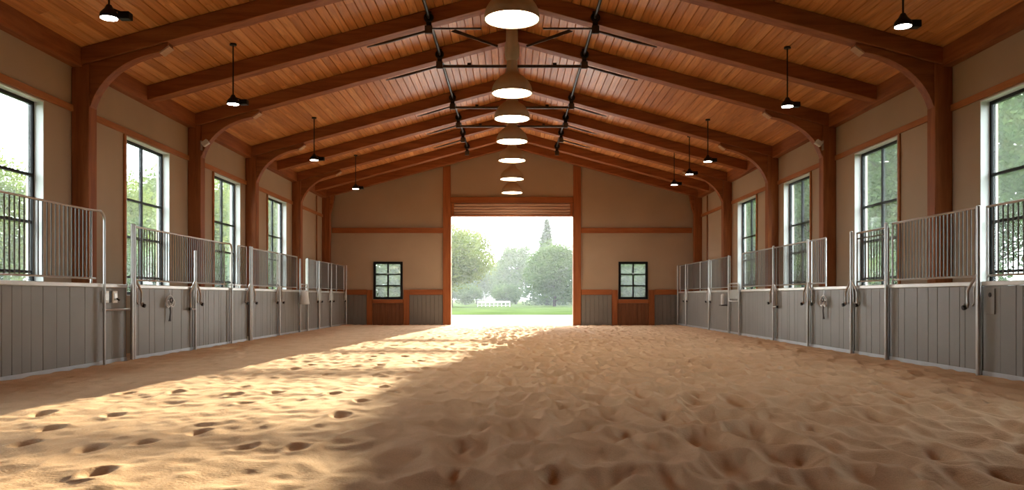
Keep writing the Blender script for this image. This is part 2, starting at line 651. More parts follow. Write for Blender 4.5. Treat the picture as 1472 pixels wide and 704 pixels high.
# rails along the window heads
for sx, side in SIDES:
    segs = [(Y0, POSTS[0] * D - PD)] + [(a * D + PD, b * D - PD) for a, b in zip(POSTS, POSTS[1:])]
    for a, b in segs:
        structure(MB().box(sx * WX - sx * 0.002, sx * (WX - 0.045), a + 0.004, b - 0.004, H(113.6), H(117.6)).build('trim_%d' % k, M['trim_l'], bevel=0.006))
        k += 1
    for a, b in WIN_S:      # slim upright beside each window
        structure(MB().box(sx * WX - sx * 0.002, sx * (WX - 0.035), a * D - 0.10, a * D - 0.03, 0.0, H(113.5)).build('trim_%d' % k, M['trim_l'], bevel=0.006))
        k += 1

# ------------------------------------------------------------------ windows
kw = 1
for sx, side in SIDES:
    for a, b in WIN_S:
        y0, y1 = a * D, b * D
        root = bpy.data.objects.new('window_%d' % kw, None)
        COL.objects.link(root)
        root.location = (sx * (WX + 0.15), (y0 + y1) / 2, WIN_BOT)
        structure(root)
        w, h = (y1 - y0) / 2, WIN_TOP - WIN_BOT
        g = 0.002
        # casing: white lining of the reveal, one ring
        cs = lattice([-0.165, 0.085], [-w + g, -w + 0.02, w - 0.02, w - g], [g, 0.02, h - 0.02, h - g], lambda i, j, k_: not (j == 1 and k_ == 1))
        cs.v = [(sx * x, y, z) for x, y, z in cs.v]
        cs.build('casing', M['white'], root)
        bz = [0.021, 0.07]
        for u0 in (14.5, 43, 70):
            z = H(u0) - WIN_BOT
            bz += [z - 0.02, z + 0.02]
        bz += [h - 0.07, h - 0.021]
        by = [-w + 0.021, -w + 0.07, -0.022, 0.022, w - 0.07, w - 0.021]
        fr = lattice([-0.03, 0.03], by, bz, lambda i, j, k_: not (j % 2 == 1 and k_ % 2 == 1))
        fr.build('frame', M['black'], root)
        for j in (1, 3):
            for q in range(1, len(bz) - 1, 2):
                MB().box(-0.004, 0.004, by[j] + 0.001, by[j + 1] - 0.001, bz[q] + 0.001, bz[q + 1] - 0.001).build('pane', M['glass'], root)
        kw += 1
for (x0, x1) in EW:
    root = bpy.data.objects.new('window_%d' % kw, None)
    COL.objects.link(root)
    root.location = ((x0 + x1) / 2, D + 0.03, EZ[0])
    structure(root)
    w, h = (x1 - x0) / 2 - 0.002, EZ[1] - EZ[0] - 0.002
    bx = [-w, -w + 0.085, -0.028, 0.028, w - 0.085, w]
    bz = [0.002, 0.085, h * 0.345, h * 0.345 + 0.045, h * 0.65, h * 0.65 + 0.045, h - 0.085, h]
    lattice(bx, [-0.07, 0.03], bz, lambda i, j, k_: not (i % 2 == 1 and k_ % 2 == 1)).build('frame', M['black'], root)
    for i in (1, 3):
        for q in (1, 3, 5):
            MB().box(bx[i] + 0.001, bx[i + 1] - 0.001, -0.004, 0.004, bz[q] + 0.001, bz[q + 1] - 0.001).build('pane', M['milk_glass'], root)
    MB().box(-0.03, 0.03, -0.11, -0.071, h * 0.66, h * 0.66 + 0.05).build('catch', M['steel'], root)
    kw += 1

# ------------------------------------------------------------------ end wall timbers and wainscot
ORD = ['first', 'second', 'third', 'fourth', 'fifth', 'sixth', 'seventh', 'eighth', 'ninth', 'tenth', 'eleventh', 'twelfth', 'thirteenth']
YF = D - 0.004                     # just clear of the end wall
for sx, side in SIDES:
    other = 'left' if sx < 0 else 'right'
    jb = [(88, -40), (99, -40), (99, RB(99) - 0.2), (88, RB(88) - 0.2)]
    structure(MB().prism_y([(sx * a * U, H(b)) for a, b in jb], D - 0.07, YF).build('trim_%d' % k, M['trim_z'], bevel=0.008)); k += 1
    structure(MB().box(sx * 99.2 * U, sx * 258 * U, D - 0.10, YF, H(92), H(99.5)).build('trim_%d' % k, M['trim_x'], bevel=0.008)); k += 1
    wa, wb = (157, 199) if sx < 0 else (153, 195)
    ia, ib = wa - 5.5, wb + 5.5
    structure(MB().box(sx * 99.2 * U, sx * (ia - 4.2) * U, D - 0.08, YF, H(3.5), H(11)).build('trim_%d' % k, M['trim_x'], bevel=0.006)); k += 1
    structure(MB().box(sx * (ib + 4.2) * U, sx * 269.8 * U, D - 0.08, YF, H(3.5), H(11)).build('trim_%d' % k, M['trim_x'], bevel=0.006)); k += 1
    for a in (ia, ib):
        structure(MB().box(sx * (a - 4) * U, sx * (a + 4) * U if a == ib and sx < 0 else sx * (a + 4) * U, D - 0.07, YF, 0, H(10.5)).build('trim_%d' % k, M['trim_z'], bevel=0.006)); k += 1
    structure(MB().box(sx * (ia + 4.2) * U, sx * (ib - 4.2) * U, D - 0.09, YF, H(-8.5), H(-3.2)).build('trim_%d' % k, M['trim_x'], bevel=0.006)); k += 1

    def grooved(x0, x1, y, z0, z1, bw):
        """boards with v-grooves, seen from -y"""
        pts = []
        n_ = max(1, round((x1 - x0) / bw))
        st = (x1 - x0) / n_
        for i in range(n_):
            a_, b_ = x0 + i * st, x0 + (i + 1) * st
            pts += [(a_, y + 0.012), (a_ + 0.008, y), (b_ - 0.008, y)]
        pts += [(x1, y + 0.012), (x1, YF), (x0, YF)]
        return MB().prism_z(pts, z0, z1)
    for (a, b, m) in ((99.4, ia - 4.3, 'board'), (ia + 4.3, ib - 4.3, 'panel_wood'), (ib + 4.3, 269.5, 'board')):
        x0, x1 = sorted((sx * a * U, sx * b * U))
        structure(grooved(x0, x1, D - 0.035, 0.0, H(3.3) if m == 'board' else H(-8.7), 0.16 if m == 'board' else 0.14).build('trim_%d' % k, M[m])); k += 1
structure(MB().box(-87.8 * U, 87.8 * U, D - 0.09, YF, H(135.2), H(143.5)).build('trim_%d' % k, M['trim_x'], bevel=0.008)); k += 1

# rolled-up door
rd = thing('roller_door', 'ribbed brown roller door rolled up above the open doorway', 'door', (0, D, H(116)))
pts = []
zt = 19.0 * U
nr = 4
for i in range(nr * 8 + 1):
    t = i / (nr * 8)
    pts.append((-0.035 - 0.06 * abs(math.sin(PI * nr * t)), 0.05 + t * (zt - 0.055)))
pts += [(-0.006, zt - 0.005), (-0.006, 0.05)]
M['roller'] = wood('roller_slats', (0.42, 0.25, 0.18), (0.58, 0.38, 0.29), (0.8, 9, 9))
MB().prism_x(pts, -83 * U, 83 * U).build('curtain', M['roller'], rd)
MB().box(-83 * U, 83 * U, -0.1, -0.006, 0.0, 0.048).build('bottom_bar', M['trim_x'], rd, bevel=0.006)
for s in (-1, 1):
    MB().box(s * 83.2 * U, s * 87.3 * U, -0.1, -0.006, 0.0, zt - 0.005).build('end_block', M['trim_x'], rd, bevel=0.006)

# ------------------------------------------------------------------ timber posts with knee braces, rafters
def mpoly(sx, pts, x0=0.0, z0=0.0):
    return [(sx * a * U - x0, H(b) - z0) for a, b in pts]


VIS_P = [s for s in POSTS]
for sx, side in SIDES:
    for i, s in enumerate(POSTS):
        y = s * D
        nth = len(POSTS) - 1 - i
        far = s > 0.95
        lab = ('corner timber post against the end wall, on the %s side' % side if far else
               'red-brown timber post with curved knee brace on the %s wall, %s before the corner post' % (side, ORD[nth - 1]))
        r = thing('timber_post', lab, 'post', (sx * 264.5 * U, y, 0))
        x0 = sx * 264.5 * U
        sh = [(259, -40), (269.8, -40), (269.8, RB(269.8) - 0.15), (259, RB(259) - 0.15)]
        MB().prism_y(mpoly(sx, sh, x0), -PD, PD).build('shaft', M['timber_y'], r, bevel=0.012)
        if far:
            kb = [(258.9, 118)] + arc((258.9, 118), (257, 124), (255, 130), (252.5, RB(252.5) - 0.2), 6)[1:] + [(258.9, RB(258.9) - 0.2)]
            MB().prism_y(mpoly(sx, kb, x0), -0.10, 0.10).build('knee_brace', M['timber_x'], r, bevel=0.006)
        else:
            cv = arc((258.9, 116.5), (254, 133), (240, 146), (217, 150.2), 14)
            kb = cv + [(211, 154.6), (211, RB(211) - 0.15), (258.9, RB(258.9) - 0.15)]
            kbo = MB().prism_y(mpoly(sx, kb, x0), -0.10, 0.10).build('knee_brace', M['timber_x'], r, bevel=0.006)
            a, b = (216.6, 150.2), (210.8, 154.45)
            ce = [a, b, (b[0] - 0.5, b[1] - 0.7), (a[0] - 0.5, a[1] - 0.7)]
            c = MB().prism_y(mpoly(sx, ce, x0), -0.095, 0.095).build('cut_end', M['cut_end'], kbo)
            c['label'] = 'pale sawn end of the brace'
    isp = lambda s: s in POSTS
    for i, s in enumerate(RAFT):
        xe = 269.8 if isp(s) else 264.2
        n_from = len(RAFT) - 1 - i
        where = ('lying against the end wall' if n_from == 0 else '%s from the end wall' % ORD[n_from])
        if isp(s) and n_from:
            where += ', resting on a post'
        pts = [(4.2, RB(4.2)), (xe, RB(xe)), (xe, DK(xe) - 0.12), (4.2, DK(4.2) - 0.12)]
        x0, z0 = sx * xe * U, H(RB(xe))
        o = MB().prism_y(mpoly(sx, pts, x0, z0), -RWD, RWD).build('timber_rafter', M['timber_x'], None, bevel=0.012, loc=(x0, s * D, z0))
        tag(o, 'timber rafter of the %s roof slope, %s' % (side, where), 'rafter')

# ------------------------------------------------------------------ ironwork under the roof
RX = 60
brk = None
vis = [s for s in RAFT if s > 0.40]
nm = {0.43: 'nearest', 0.507: 'second', 0.583: 'third', 0.708: 'fourth', 0.785: 'fifth', 0.857: 'sixth', 0.935: 'seventh', 0.9915: 'last'}
for sx, side in SIDES:
    for s in vis[1:-1]:
        y = s * D - RWD - 0.004
        z = H(RB(RX))
        r = thing('tie_bracket', 'dark iron bracket with pulley on the %s visible rafter, %s roof slope' % (nm[s], side), 'bracket', (sx * RX * U, y, z))
        MB().box(-0.05, 0.05, -0.025, 0.0, -0.13, 0.23).build('plate', M['iron'], r, bevel=0.006)
        ring = [(0.075 * math.cos(w), -0.045, 0.10 + 0.075 * math.sin(w)) for w in [2 * PI * q / 16 for q in range(16)]]
        pu = MB().tube(ring, 0.02, 8, True).build('pulley', M['iron'], r, smooth=True)
        MB().tube([(0, -0.026, 0.10), (0, -0.07, 0.10)], 0.02, 8).build('axle', M['steel'], pu, smooth=True)
        MB().box(-0.07, 0.07, -0.09, -0.0255, -0.21, -0.06).build('drop_block', M['bronze'], r, bevel=0.008)
        if s < 0.9:
            # outward paddle that follows the roof slope
            pd = [(0.06, -0.15), (0.75, -0.15 - 0.27 * 0.69), (1.15, -0.16 - 0.27 * 1.09), (1.15, -0.175 - 0.27 * 1.09), (0.75, -0.20 - 0.27 * 0.69), (0.06, -0.19)]
            if s > 0.7:
                pd = [(a * 0.8, b * 0.86) for a, b in pd]
            MB().prism_y([(sx * a, b) for a, b in pd], -0.085, -0.035).build('paddle_arm', M['bronze'], r, bevel=0.006)
        if s == 0.507:
            MB().box(-sx * 0.06, -sx * 0.98, -0.08, -0.05, -0.13, -0.10).build('short_arm', M['bronze'], r)
            MB().prism_y([(-sx * 0.5, -0.132), (-sx * 0.42, -0.17), (-sx * 1.28, -0.46), (-sx * 1.30, -0.43)], -0.08, -0.05).build('diagonal_arm', M['bronze'], r)
        if s == vis[0]:
            continue
    for a, b in zip(vis, vis[1:]):
        p = (sx * RX * U, a * D + RWD + 0.02, H(RB(RX) + 4.5))
        L_ = (b - a) * D - 2 * RWD - 0.04
        if b == vis[-1]:
            L_ *= 0.55
        o = MB().tube([(0, 0, 0), (0, L_, 0)], 0.032, 8).build('roof_rod', M['iron'], None, smooth=True, loc=p)
        tag(o, 'black iron rod between the %s and %s visible rafters of the %s roof slope' % (nm[a], nm[b], side), 'rod')
for s in (0.583, 0.708, 0.785):
    y = s * D - RWD - 0.004
    r = thing('tie_bar', 'dark iron tie bar crossing under the ridge at the %s visible rafters' % nm[s], 'bar', (0, y, H(191)))
    e = RX * U - 0.075
    MB().box(-e, e, -0.08, -0.035, -0.03, 0.03).build('bar', M['bronze'], r, bevel=0.006)
    for sx in (-1, 1):
        MB().box(sx * e * 0.62 - 0.04, sx * e * 0.62 + 0.04, -0.075, -0.04, 0.031, 0.075).build('clip', M['iron'], r)

# ------------------------------------------------------------------ pendant lamps
LAMPS = [0.355, 0.484, 0.553, 0.634, 0.722, 0.836, 0.945]
LN = ['nearest, cut by the top of the photo', 'second from the camera', 'third from the camera', 'fourth from the camera', 'fifth from the camera', 'sixth from the camera', 'farthest, next to the end wall']
RR = 14.2 * U
proto = None
for i, s in enumerate(LAMPS):
    zr = H(142)
    r = thing('pendant_lamp', 'dome pendant lamp lit under the ridge, ' + LN[i], 'lamp', (0, s * D, zr), 'dome lamps under the ridge')
    if proto is None:
        out = []
        n = 14
        for q in range(n + 1):
            t = q / n
            t = t ** 0.75
            out.append((RR * max(0.0, 1 - t ** 2.2) ** 0.92, 16.0 * U * t))
        out = [p for p in out if p[0] > 4.6 * U] + [(4.4 * U, 15.6 * U)]
        inn = [(max(a - 0.012, 0.03), max(b - 0.012, 0.006)) for a, b in out][::-1]
        sh = MB().lathe([(RR - 0.014, -0.012), (RR + 0.004, -0.012)] + out + inn + [(RR - 0.014, -0.012)], 40, caps=False)
        lens = MB().lathe([(0.0001, 0.012), (RR - 0.016, 0.012), (RR - 0.016, 0.03), (0.0001, 0.05)], 40)
        neck = MB().lathe([(4.4 * U, 15.5 * U), (3.9 * U, 17.5 * U), (3.6 * U, 21 * U), (3.4 * U, 22.05 * U)], 24)
        hub = MB().lathe([(3.2 * U, 22 * U), (4.6 * U, 24 * U), (5.2 * U, 28 * U), (5.2 * U, 33 * U), (4.2 * U, 36 * U), (4.0 * U, 46 * U), (2.4 * U, 48.5 * U)], 24)
        stem = MB().lathe([(1.9 * U, 47.2 * U), (1.9 * U, 66 * U), (3.4 * U, 66.5 * U), (3.4 * U, 69.3 * U)], 20)
        proto = (sh.build('lamp_shade', M['shade'], r, smooth=True), lens.build('lens', M['lens'], r, smooth=True), neck.build('neck', M['shade'], r, smooth=True), hub.build('hub', M['shade'], r, smooth=True), stem.build('stem', M['shade'], r, smooth=True))
        proto[1]['label'] = 'glowing warm white lens'
    else:
        for p in proto:
            linkcopy(p, r, (0, 0, 0))

# small hanging spots near the eaves
SP = {-1: [0.328, 0.474, 0.668, 0.845], 1: [0.338, 0.48, 0.675, 0.745, 0.815]}
SN = {-1: ['nearest the camera', 'second from the camera', 'third from the camera', 'farthest, near the end wall'],
      1: ['nearest the camera', 'second from the camera', 'third from the camera', 'fourth from the camera', 'farthest, near the end wall']}
for sx, side in SIDES:
    for i, s in enumerate(SP[sx]):
        X = 190
        zb = H(131.5)
        top = H(DK(X)) - zb - 0.004
        r = thing('hanging_spotlight', 'small spotlight on a thin rod below the %s roof slope, %s' % (side, SN[sx][i]), 'lamp', (sx * X * U, s * D, zb))
        MB().lathe([(0.06, top - 0.03), (0.06, top)], 16).build('canopy', M['iron'], r, smooth=True)
        MB().tube([(0, 0, 0.16), (0, 0, top - 0.028)], 0.013, 8).build('rod', M['iron'], r, smooth=True)
        hd = MB().lathe([(0.105, 0.0), (0.11, 0.02), (0.10, 0.06), (0.055, 0.11), (0.03, 0.16)], 20).build('head', M['iron'], r, smooth=True)
        MB().lathe([(0.0001, -0.008), (0.1, -0.005), (0.1, 0.006), (0.0001, 0.008)], 20).build('lens', M['spot_lens'], hd, smooth=True)
        MB().box(0.10, 0.24, 0.0, 0.12, 0.0, 0.09).build('ballast_box', M['black'], r, bevel=0.01)
        MB().prism_y([(0.03, 0.10), (0.03, 0.135), (0.12, 0.10), (0.12, 0.0905), (0.105, 0.0905)], 0.03, 0.06).build('side_arm', M['iron'], r)

# conduits and floodlights
for sx, side in SIDES:
    r = thing('wall_conduit', 'thin brown conduit running up the %s wall beside the corner post' % side, 'pipe', (sx * (WX - 0.03), 0.958 * D, 0))
    MB().tube([(0, 0, 0.0), (0, 0, H(113.0))], 0.022, 8).build('pipe', M['timber_y'], r, smooth=True)
    MB().tube([(0, 0, H(118.0)), (0, 0, H(140))], 0.022, 8).build('upper_pipe', M['timber_y'], r, smooth=True)
    r = thing('floodlight', 'small pale floodlight fixed to the second visible post on the %s wall' % side, 'lamp', (sx * 258.8 * U, 0.583 * D, H(126)))
    MB().box(-sx * 0.004, -sx * 0.03, -0.175, -0.115, -0.10, 0.10).build('bracket', M['steel'], r)
    mb = MB().box(-0.07, 0.07, -0.05, 0.05, -0.055, 0.055)
    mb.xf(Matrix.Translation((-sx * 0.11, -0.16, 0.05)) @ Matrix.Rotation(0.6 * sx, 4, 'Y'))
    mb.build('head', M['offwhite'], r, bevel=0.01)

# ------------------------------------------------------------------ stall fronts
PX = 6.19                 # face of the boards
TX = 6.135                # tubes in front of it
GX = 6.205                # plane of the grilles
CAP0, CAP1 = H(5.7), H(8.0)


def panel(sx, s0, s1, label, seed, recess=0.0, cross=False, cat='panel'):
    rr = random.Random(seed)
    y0, y1 = s0 * D + 0.004, s1 * D - 0.004
    r = thing('stall_barrier', label, cat, (sx * (PX + recess), y0, 0))
    L_ = y1 - y0
    pts = [(0.04, 0.0), (0.0, 0.0)]
    y = 0.0
    fine = True
    while True:
        w = rr.choice((0.13, 0.2, 0.26, 0.32, 0.4))
        if y + w > L_ - 0.1:
            break
        y += w
        d = rr.choice((0.004, 0.012, 0.012))
        gw = 0.005 if d < 0.01 else 0.008
        pts += [(0.0, y - gw), (d, y), (0.0, y + gw)]
    pts += [(0.0, L_), (0.04, L_)]
    MB().prism_z([(sx * a, b) for a, b in pts], 0.0, CAP0 - 0.002).build('board_panel', M['board'], r)
    MB().box(-sx * 0.026, sx * 0.07, 0, L_, CAP0, CAP1).build('cap_rail', M['cap'], r, bevel=0.008)
    MB().box(-sx * 0.012, -sx * 0.001, 0, L_, 0.0, 0.075).build('kick_plate', M['kick'], r)
    if cross:
        MB().tube([(-sx * 0.035 - sx * recess * 0.6, -0.02, H(-7.5)), (-sx * 0.035 - sx * recess * 0.6, L_ + 0.0, H(-7.5))], 0.016, 8).build('cross_bar', M['steel'], r, smooth=True)
    return r


def latch(r, sx, d, kind):
    """a bent steel handle that hangs beside its post; d = -1 towards the camera, +1 towards the door"""
    z1 = H(11.5)
    x = 0.0
    pth = [(x, d * 0.024, z1), (x, d * 0.05, z1 - 0.02), (x, d * 0.20, H(5.5)), (x, d * 0.25, H(3.0))]
    if kind == 'hook':
        pth += [(x, d * 0.25, H(-1.5)), (x, d * 0.235, H(-3.5)), (x, d * 0.26, H(-5.2)), (x, d * 0.31, H(-5.0)), (x, d * 0.33, H(-3.8))]
        h = MB().tube(pth, 0.019, 8).build('latch_handle', M['steel'], r, smooth=True)
        MB().tube([(x - sx * 0.01, d * 0.28, H(-5.3)), (x - sx * 0.05, d * 0.28, H(-5.6))], 0.032, 8).build('grip', M['iron'], h, smooth=True)
        MB().tube([(x, d * 0.03, H(10.0)), (x, d * 0.10, H(3.0)), (x, d * 0.09, H(-3.0)), (x, d * 0.13, H(-4.2))], 0.013, 8).build('catch_rod', M['steel'], h, smooth=True)
    else:
        pth += [(x, d * 0.25, H(-8.0)), (x, d * 0.17, H(-8.8)), (x, d * 0.03, H(-8.8))]
        h = MB().tube(pth, 0.02, 8).build('latch_handle', M['steel'], r, smooth=True)
        MB().tube([(x, d * 0.05, H(9.5)), (x, d * 0.11, H(4.0)), (x, d * 0.11, H(-8.2))], 0.013, 8).build('catch_rod', M['steel'], h, smooth=True)
        MB().box(-0.02, 0.02, min(d * 0.20, d * 0.29), max(d * 0.20, d * 0.29), H(-9.6), H(-7.6)).build('latch_block', M['iron'], h, bevel=0.006)


def post(sx, s, top, label, hooks=(), r_=0.025):
    r = thing('stall_post', label, 'post', (sx * TX, s * D, 0))
    MB().tube([(0, 0, 0), (0, 0, H(top))], r_, 12).build('tube', M['steel'], r, smooth=True)
    MB().lathe([(r_ + 0.002, H(top)), (r_ + 0.002, H(top) + 0.012), (r_ * 0.5, H(top) + 0.022)], 12).build('cap', M['steel'], r, smooth=True)
    for d, kind in hooks:
        latch(r, sx, d, kind)
    return r


BARS = {}


def grille(sx, s0, s1, top, label, bend=None, extra=None, div=()):
    y0, y1 = s0 * D, s1 * D
    L_ = y1 - y0
    r = thing('stall_grille', label, 'grille', (sx * GX, y0, CAP1))
    zt, zb = H(top) - CAP1, H(10.8) - CAP1
    if bend:
        dx = -sx * (GX - TX)
        yb = bend * D - y0
        p = [(0, 0, zt), (0, L_ - 0.3, zt), (dx * 0.5, L_ - 0.12, zt), (dx, L_, zt)]
        R_ = 0.13
        p += [(dx, yb - R_ + R_ * math.sin(w), zt - R_ + R_ * math.cos(w)) for w in [q * PI / 14 for q in range(8)]]
        p += [(dx, yb, 0.3), (dx, yb, -CAP1 + 0.001)]
        MB().tube(p, [0.016] * 4 + [0.02] * (len(p) - 4), 10).build('top_rail', M['steel'], r, smooth=True)
    else:
        MB().tube([(0, 0, zt), (0, L_, zt)], 0.017, 8).build('top_rail', M['steel'], r, smooth=True)
    MB().tube([(0, 0, zb), (0, L_, zb)], 0.014, 8).build('bottom_rail', M['steel'], r, smooth=True)
    for y in (0.0, L_ - (0.12 if bend else 0.0)) + tuple(d * D - y0 for d in div):
        MB().tube([(0, y, 0.001), (0, y, zt)], 0.016, 8).build('upright', M['steel'], r, smooth=True)
    if extra:
        MB().tube([(0, 0, extra * U + zb), (0, L_, extra * U + zb)], 0.012, 8).build('middle_rail', M['bar'], r, smooth=True)
    n_ = int((L_ - 0.12) / 0.1)
    key = round(zt, 4)
    for i in range(n_):
        y = 0.1 + i * (L_ - 0.14) / n_
        if any(abs(y - (d * D - y0)) < 0.03 for d in div):
            continue
        if key not in BARS:
            BARS[key] = MB().tube([(0, 0, zb), (0, 0, zt)], 0.0095, 8).build('bar', M['bar'], r, smooth=True)
            BARS[key].location = (0, y, 0)
        else:
            linkcopy(BARS[key], r, (0, y, 0))
    return r


# left row, from the camera to the end wall
LP = [(0.235, 0.4015, 'wide grey board panel nearest the camera in the left stall row'),
      (0.4045, 0.4335, 'narrow dark grey panel with a cross bar and outlet boxes, left row'),
      (0.4365, 0.5178, 'grey board panel with a halter hanging on it, left stall row'),
      (0.5192, 0.585, 'grey board panel just past the framed latch, left stall row'),
      (0.586, 0.626, 'short grey panel under the small shelf bracket, left stall row'),
      (0.632, 0.7055, 'grey board panel just past the far double post, left stall row'),
      (0.7068, 0.7745, 'grey panel beside the white hanging bucket, left stall row'),
      (0.7755, 0.8035, 'narrow grey panel under the small gate frame, left stall row'),
      (0.8048, 0.851, 'grey panel third from the end wall, left stall row'),
      (0.852, 0.9075, 'grey panel second from the end wall, left stall row'),
      (0.9085, 0.994, 'last grey panel touching the end wall, left stall row')]
for i, (a, b, lab) in enumerate(LP):
    panel(-1, a, b, lab, 100 + i, recess=0.06 if i == 1 else 0.0, cross=(i == 1))
RP = [(0.235, 0.3515, 'grey board panel with keyhole plate nearest the camera, right row'),
      (0.3525, 0.438, 'wide grey panel between two tall posts, second in the right row'),
      (0.4395, 0.483, 'narrow two-board grey door panel, third in the right row'),
      (0.4845, 0.5542, 'grey panel with a halter hanging on it, right stall row'),
      (0.5555, 0.6275, 'grey board panel with the framed latch at its far end, right row'),
      (0.6288, 0.7225, 'grey board panel between framed latch and small gate frame, right row'),
      (0.7235, 0.7575, 'narrow grey panel under the small gate frame, right row'),
      (0.7587, 0.8335, 'grey panel with the white dispenser, right stall row'),
      (0.8345, 0.9435, 'grey panel second from the end wall, right row'),
      (0.9445, 0.994, 'last narrow grey panel touching the end wall, right row')]
for i, (a, b, lab) in enumerate(RP):
    panel(1, a, b, lab, 200 + i)

h_, f_ = 'hook', 'frame'
post(-1, 0.4322, 44.8, 'nearer tube of the double steel post by the outlet boxes, left row')
post(-1, 0.4347, 44.8, 'farther tube of the double steel post by the outlet boxes, with hook', [(1, h_)])
post(-1, 0.5185, 34, 'short steel post with a framed latch and a hook, left row', [(-1, f_), (1, h_)])
post(-1, 0.6272, 45, 'nearer tube of the second double post along the left row', [(-1, h_)])
post(-1, 0.6310, 45, 'farther tube of the second double post along the left row', [(1, h_)])
post(-1, 0.7062, 44, 'steel post with two hooks midway along the left row', [(-1, h_), (1, h_)])
post(-1, 0.775, 42, 'steel post holding the white bucket, left row')
post(-1, 0.804, 44.2, 'steel post on the far side of the small gate frame, left row')
post(-1, 0.8515, 44, 'two-hook steel post third from the end wall, left row', [(-1, h_), (1, h_)])
post(-1, 0.908, 44, 'two-hook steel post second from the end wall, left row', [(-1, h_), (1, h_)])
post(-1, 0.99, 44.5, 'last steel post of the left row, against the end wall', [(-1, h_)])
post(1, 0.352, 45.6, 'tall thick steel post nearest the camera in the right row', [(1, h_)], 0.03)
post(1, 0.4387, 46.2, 'tall steel post without hooks on the near side of the narrow right door', (), 0.03)
post(1, 0.4838, 45, 'tall steel post with two hooks on the far side of the narrow right door', [(-1, h_), (1, h_)], 0.028)
post(1, 0.5548, 45.4, 'two-hook steel post next to the hanging halter, right row', [(-1, h_), (1, h_)])
post(1, 0.628, 45.6, 'steel post with a framed latch and a hook, right row', [(-1, f_), (1, h_)])
post(1, 0.723, 13, 'low steel post on the near side of the small gate frame, right row')
post(1, 0.758, 44.8, 'steel post on the far side of the small gate frame, right row')
post(1, 0.834, 44.5, 'two-hook steel post third from the end wall, right row', [(-1, h_), (1, h_)])
post(1, 0.944, 44.5, 'two-hook steel post second from the end wall, right row', [(-1, h_), (1, h_)])
post(1, 0.99, 44.5, 'last steel post of the right row, against the end wall')

grille(-1, 0.24, 0.3985, 49.3, 'tall steel bar grille with rounded end nearest the camera, left row', bend=0.4027)
grille(-1, 0.438, 0.5805, 44.6, 'long bar grille with rounded far end above the left halter', bend=0.5855)
grille(-1, 0.606, 0.6245, 45.2, 'very short bar grille beside the second double post, left row')
grille(-1, 0.634, 0.772, 44.7, 'square-ended bar grille in the middle of the left row', div=(0.7062,))
grille(-1, 0.807, 0.987, 44.4, 'bar grille with pale dividers next to the end wall, left row', div=(0.8515, 0.903, 0.945))
grille(1, 0.24, 0.3495, 45.4, 'bar grille nearest the camera in the right row')
grille(1, 0.355, 0.4362, 46, 'wide bar grille between two tall posts, second in the right row')
grille(1, 0.4412, 0.4812, 44.2, 'narrow bar grille with a middle rail above the narrow right door', extra=29.5)
grille(1, 0.529, 0.7205, 45, 'long bar grille with an open near end in the middle of the right row', div=(0.5548, 0.628))
grille(1, 0.7605, 0.987, 44.6, 'bar grille with pale dividers next to the end wall, right row', div=(0.834, 0.882, 0.944))


# things hung on the stall fronts
def halter(sx, s, label):
    r = thing('hanging_halter', label, 'halter', (sx * (PX - 0.03), s * D, H(4.2)))
    def ring(c, R_, nm_, m, t=0.008, par=r, tilt=0.0):
        p = [(c[0] + math.sin(tilt) * R_ * math.cos(w), c[1] + R_ * math.cos(w) * math.cos(tilt), c[2] + R_ * math.sin(w)) for w in [2 * PI * q / 18 for q in range(18)]]
        return MB().tube(p, t, 8, True).build(nm_, m, par, smooth=True)
    MB().tube([(0, 0, 0.02), (-sx * 0.005, 0, -0.03), (-sx * 0.01, 0, -0.06)], 0.009, 8).build('hook', M['steel'], r, smooth=True)
    ring((-sx * 0.012, 0, -0.13), 0.075, 'head_ring', M['steel'])
    ring((-sx * 0.02, 0.045, -0.16), 0.05, 'cheek_ring', M['steel'])
    ring((-sx * 0.02, -0.045, -0.17), 0.045, 'nose_ring', M['steel'])
    ring((-sx * 0.03, 0.01, -0.12), 0.03, 'buckle', M['iron'])
    MB().tube([(-sx * 0.014, 0.0, -0.20), (-sx * 0.014, 0.012, -0.28), (-sx * 0.014, 0.0, -0.36), (-sx * 0.014, -0.005, -0.40)], [0.012, 0.012, 0.014, 0.02], 8).build('strap', M['leather'], r, smooth=True)
    r.scale = (1.0, 1.9, 1.35)


halter(-1, 0.481, 'steel ring halter with dangling strap on the left stall panel')
halter(1, 0.528, 'steel ring halter with dangling strap on the right stall panel')

for s, lab, dark in ((0.4095, 'pale outlet box nearer the rounded grille end, on the narrow panel', False), (0.4185, 'outlet box with a small lever, nearer the double post', True)):
    r = thing('outlet_box', lab, 'outlet box', (-(PX + 0.06 - 0.003), s * D, H(0)))
    MB().box(0, 0.045, -0.075, 0.075, -0.09, 0.10).build('box', M['offwhite'], r, bevel=0.008)
    MB().box(0.046, 0.052, -0.045, 0.045, -0.05, 0.06).build('cover', M['steel'], r, bevel=0.003)
    if dark:
        MB().tube([(0.053, 0.02, -0.02), (0.09, 0.04, -0.05)], 0.012, 8).build('lever', M['iron'], r, smooth=True)
        MB().box(0.001, 0.03, -0.19, -0.085, -0.085, 0.09).build('dark_socket', M['black'], r)

r = thing('keyhole_plate', 'grey metal plate with a dark keyhole on the nearest right panel', 'plate', (PX - 0.002, 0.3455 * D, H(0)))
MB().box(-0.014, 0.0, -0.09, 0.09, -0.22, 0.11).build('plate', M['board'], r, bevel=0.004)
kh = MB().lathe([(0.0001, 0), (0.03, 0), (0.03, 0.006), (0.0001, 0.006)], 16)
kh.xf(Matrix.Translation((-0.0145, 0, 0.03)) @ Matrix.Rotation(-PI / 2, 4, 'Y'))
kh.build('keyhole', M['keyhole'], r)

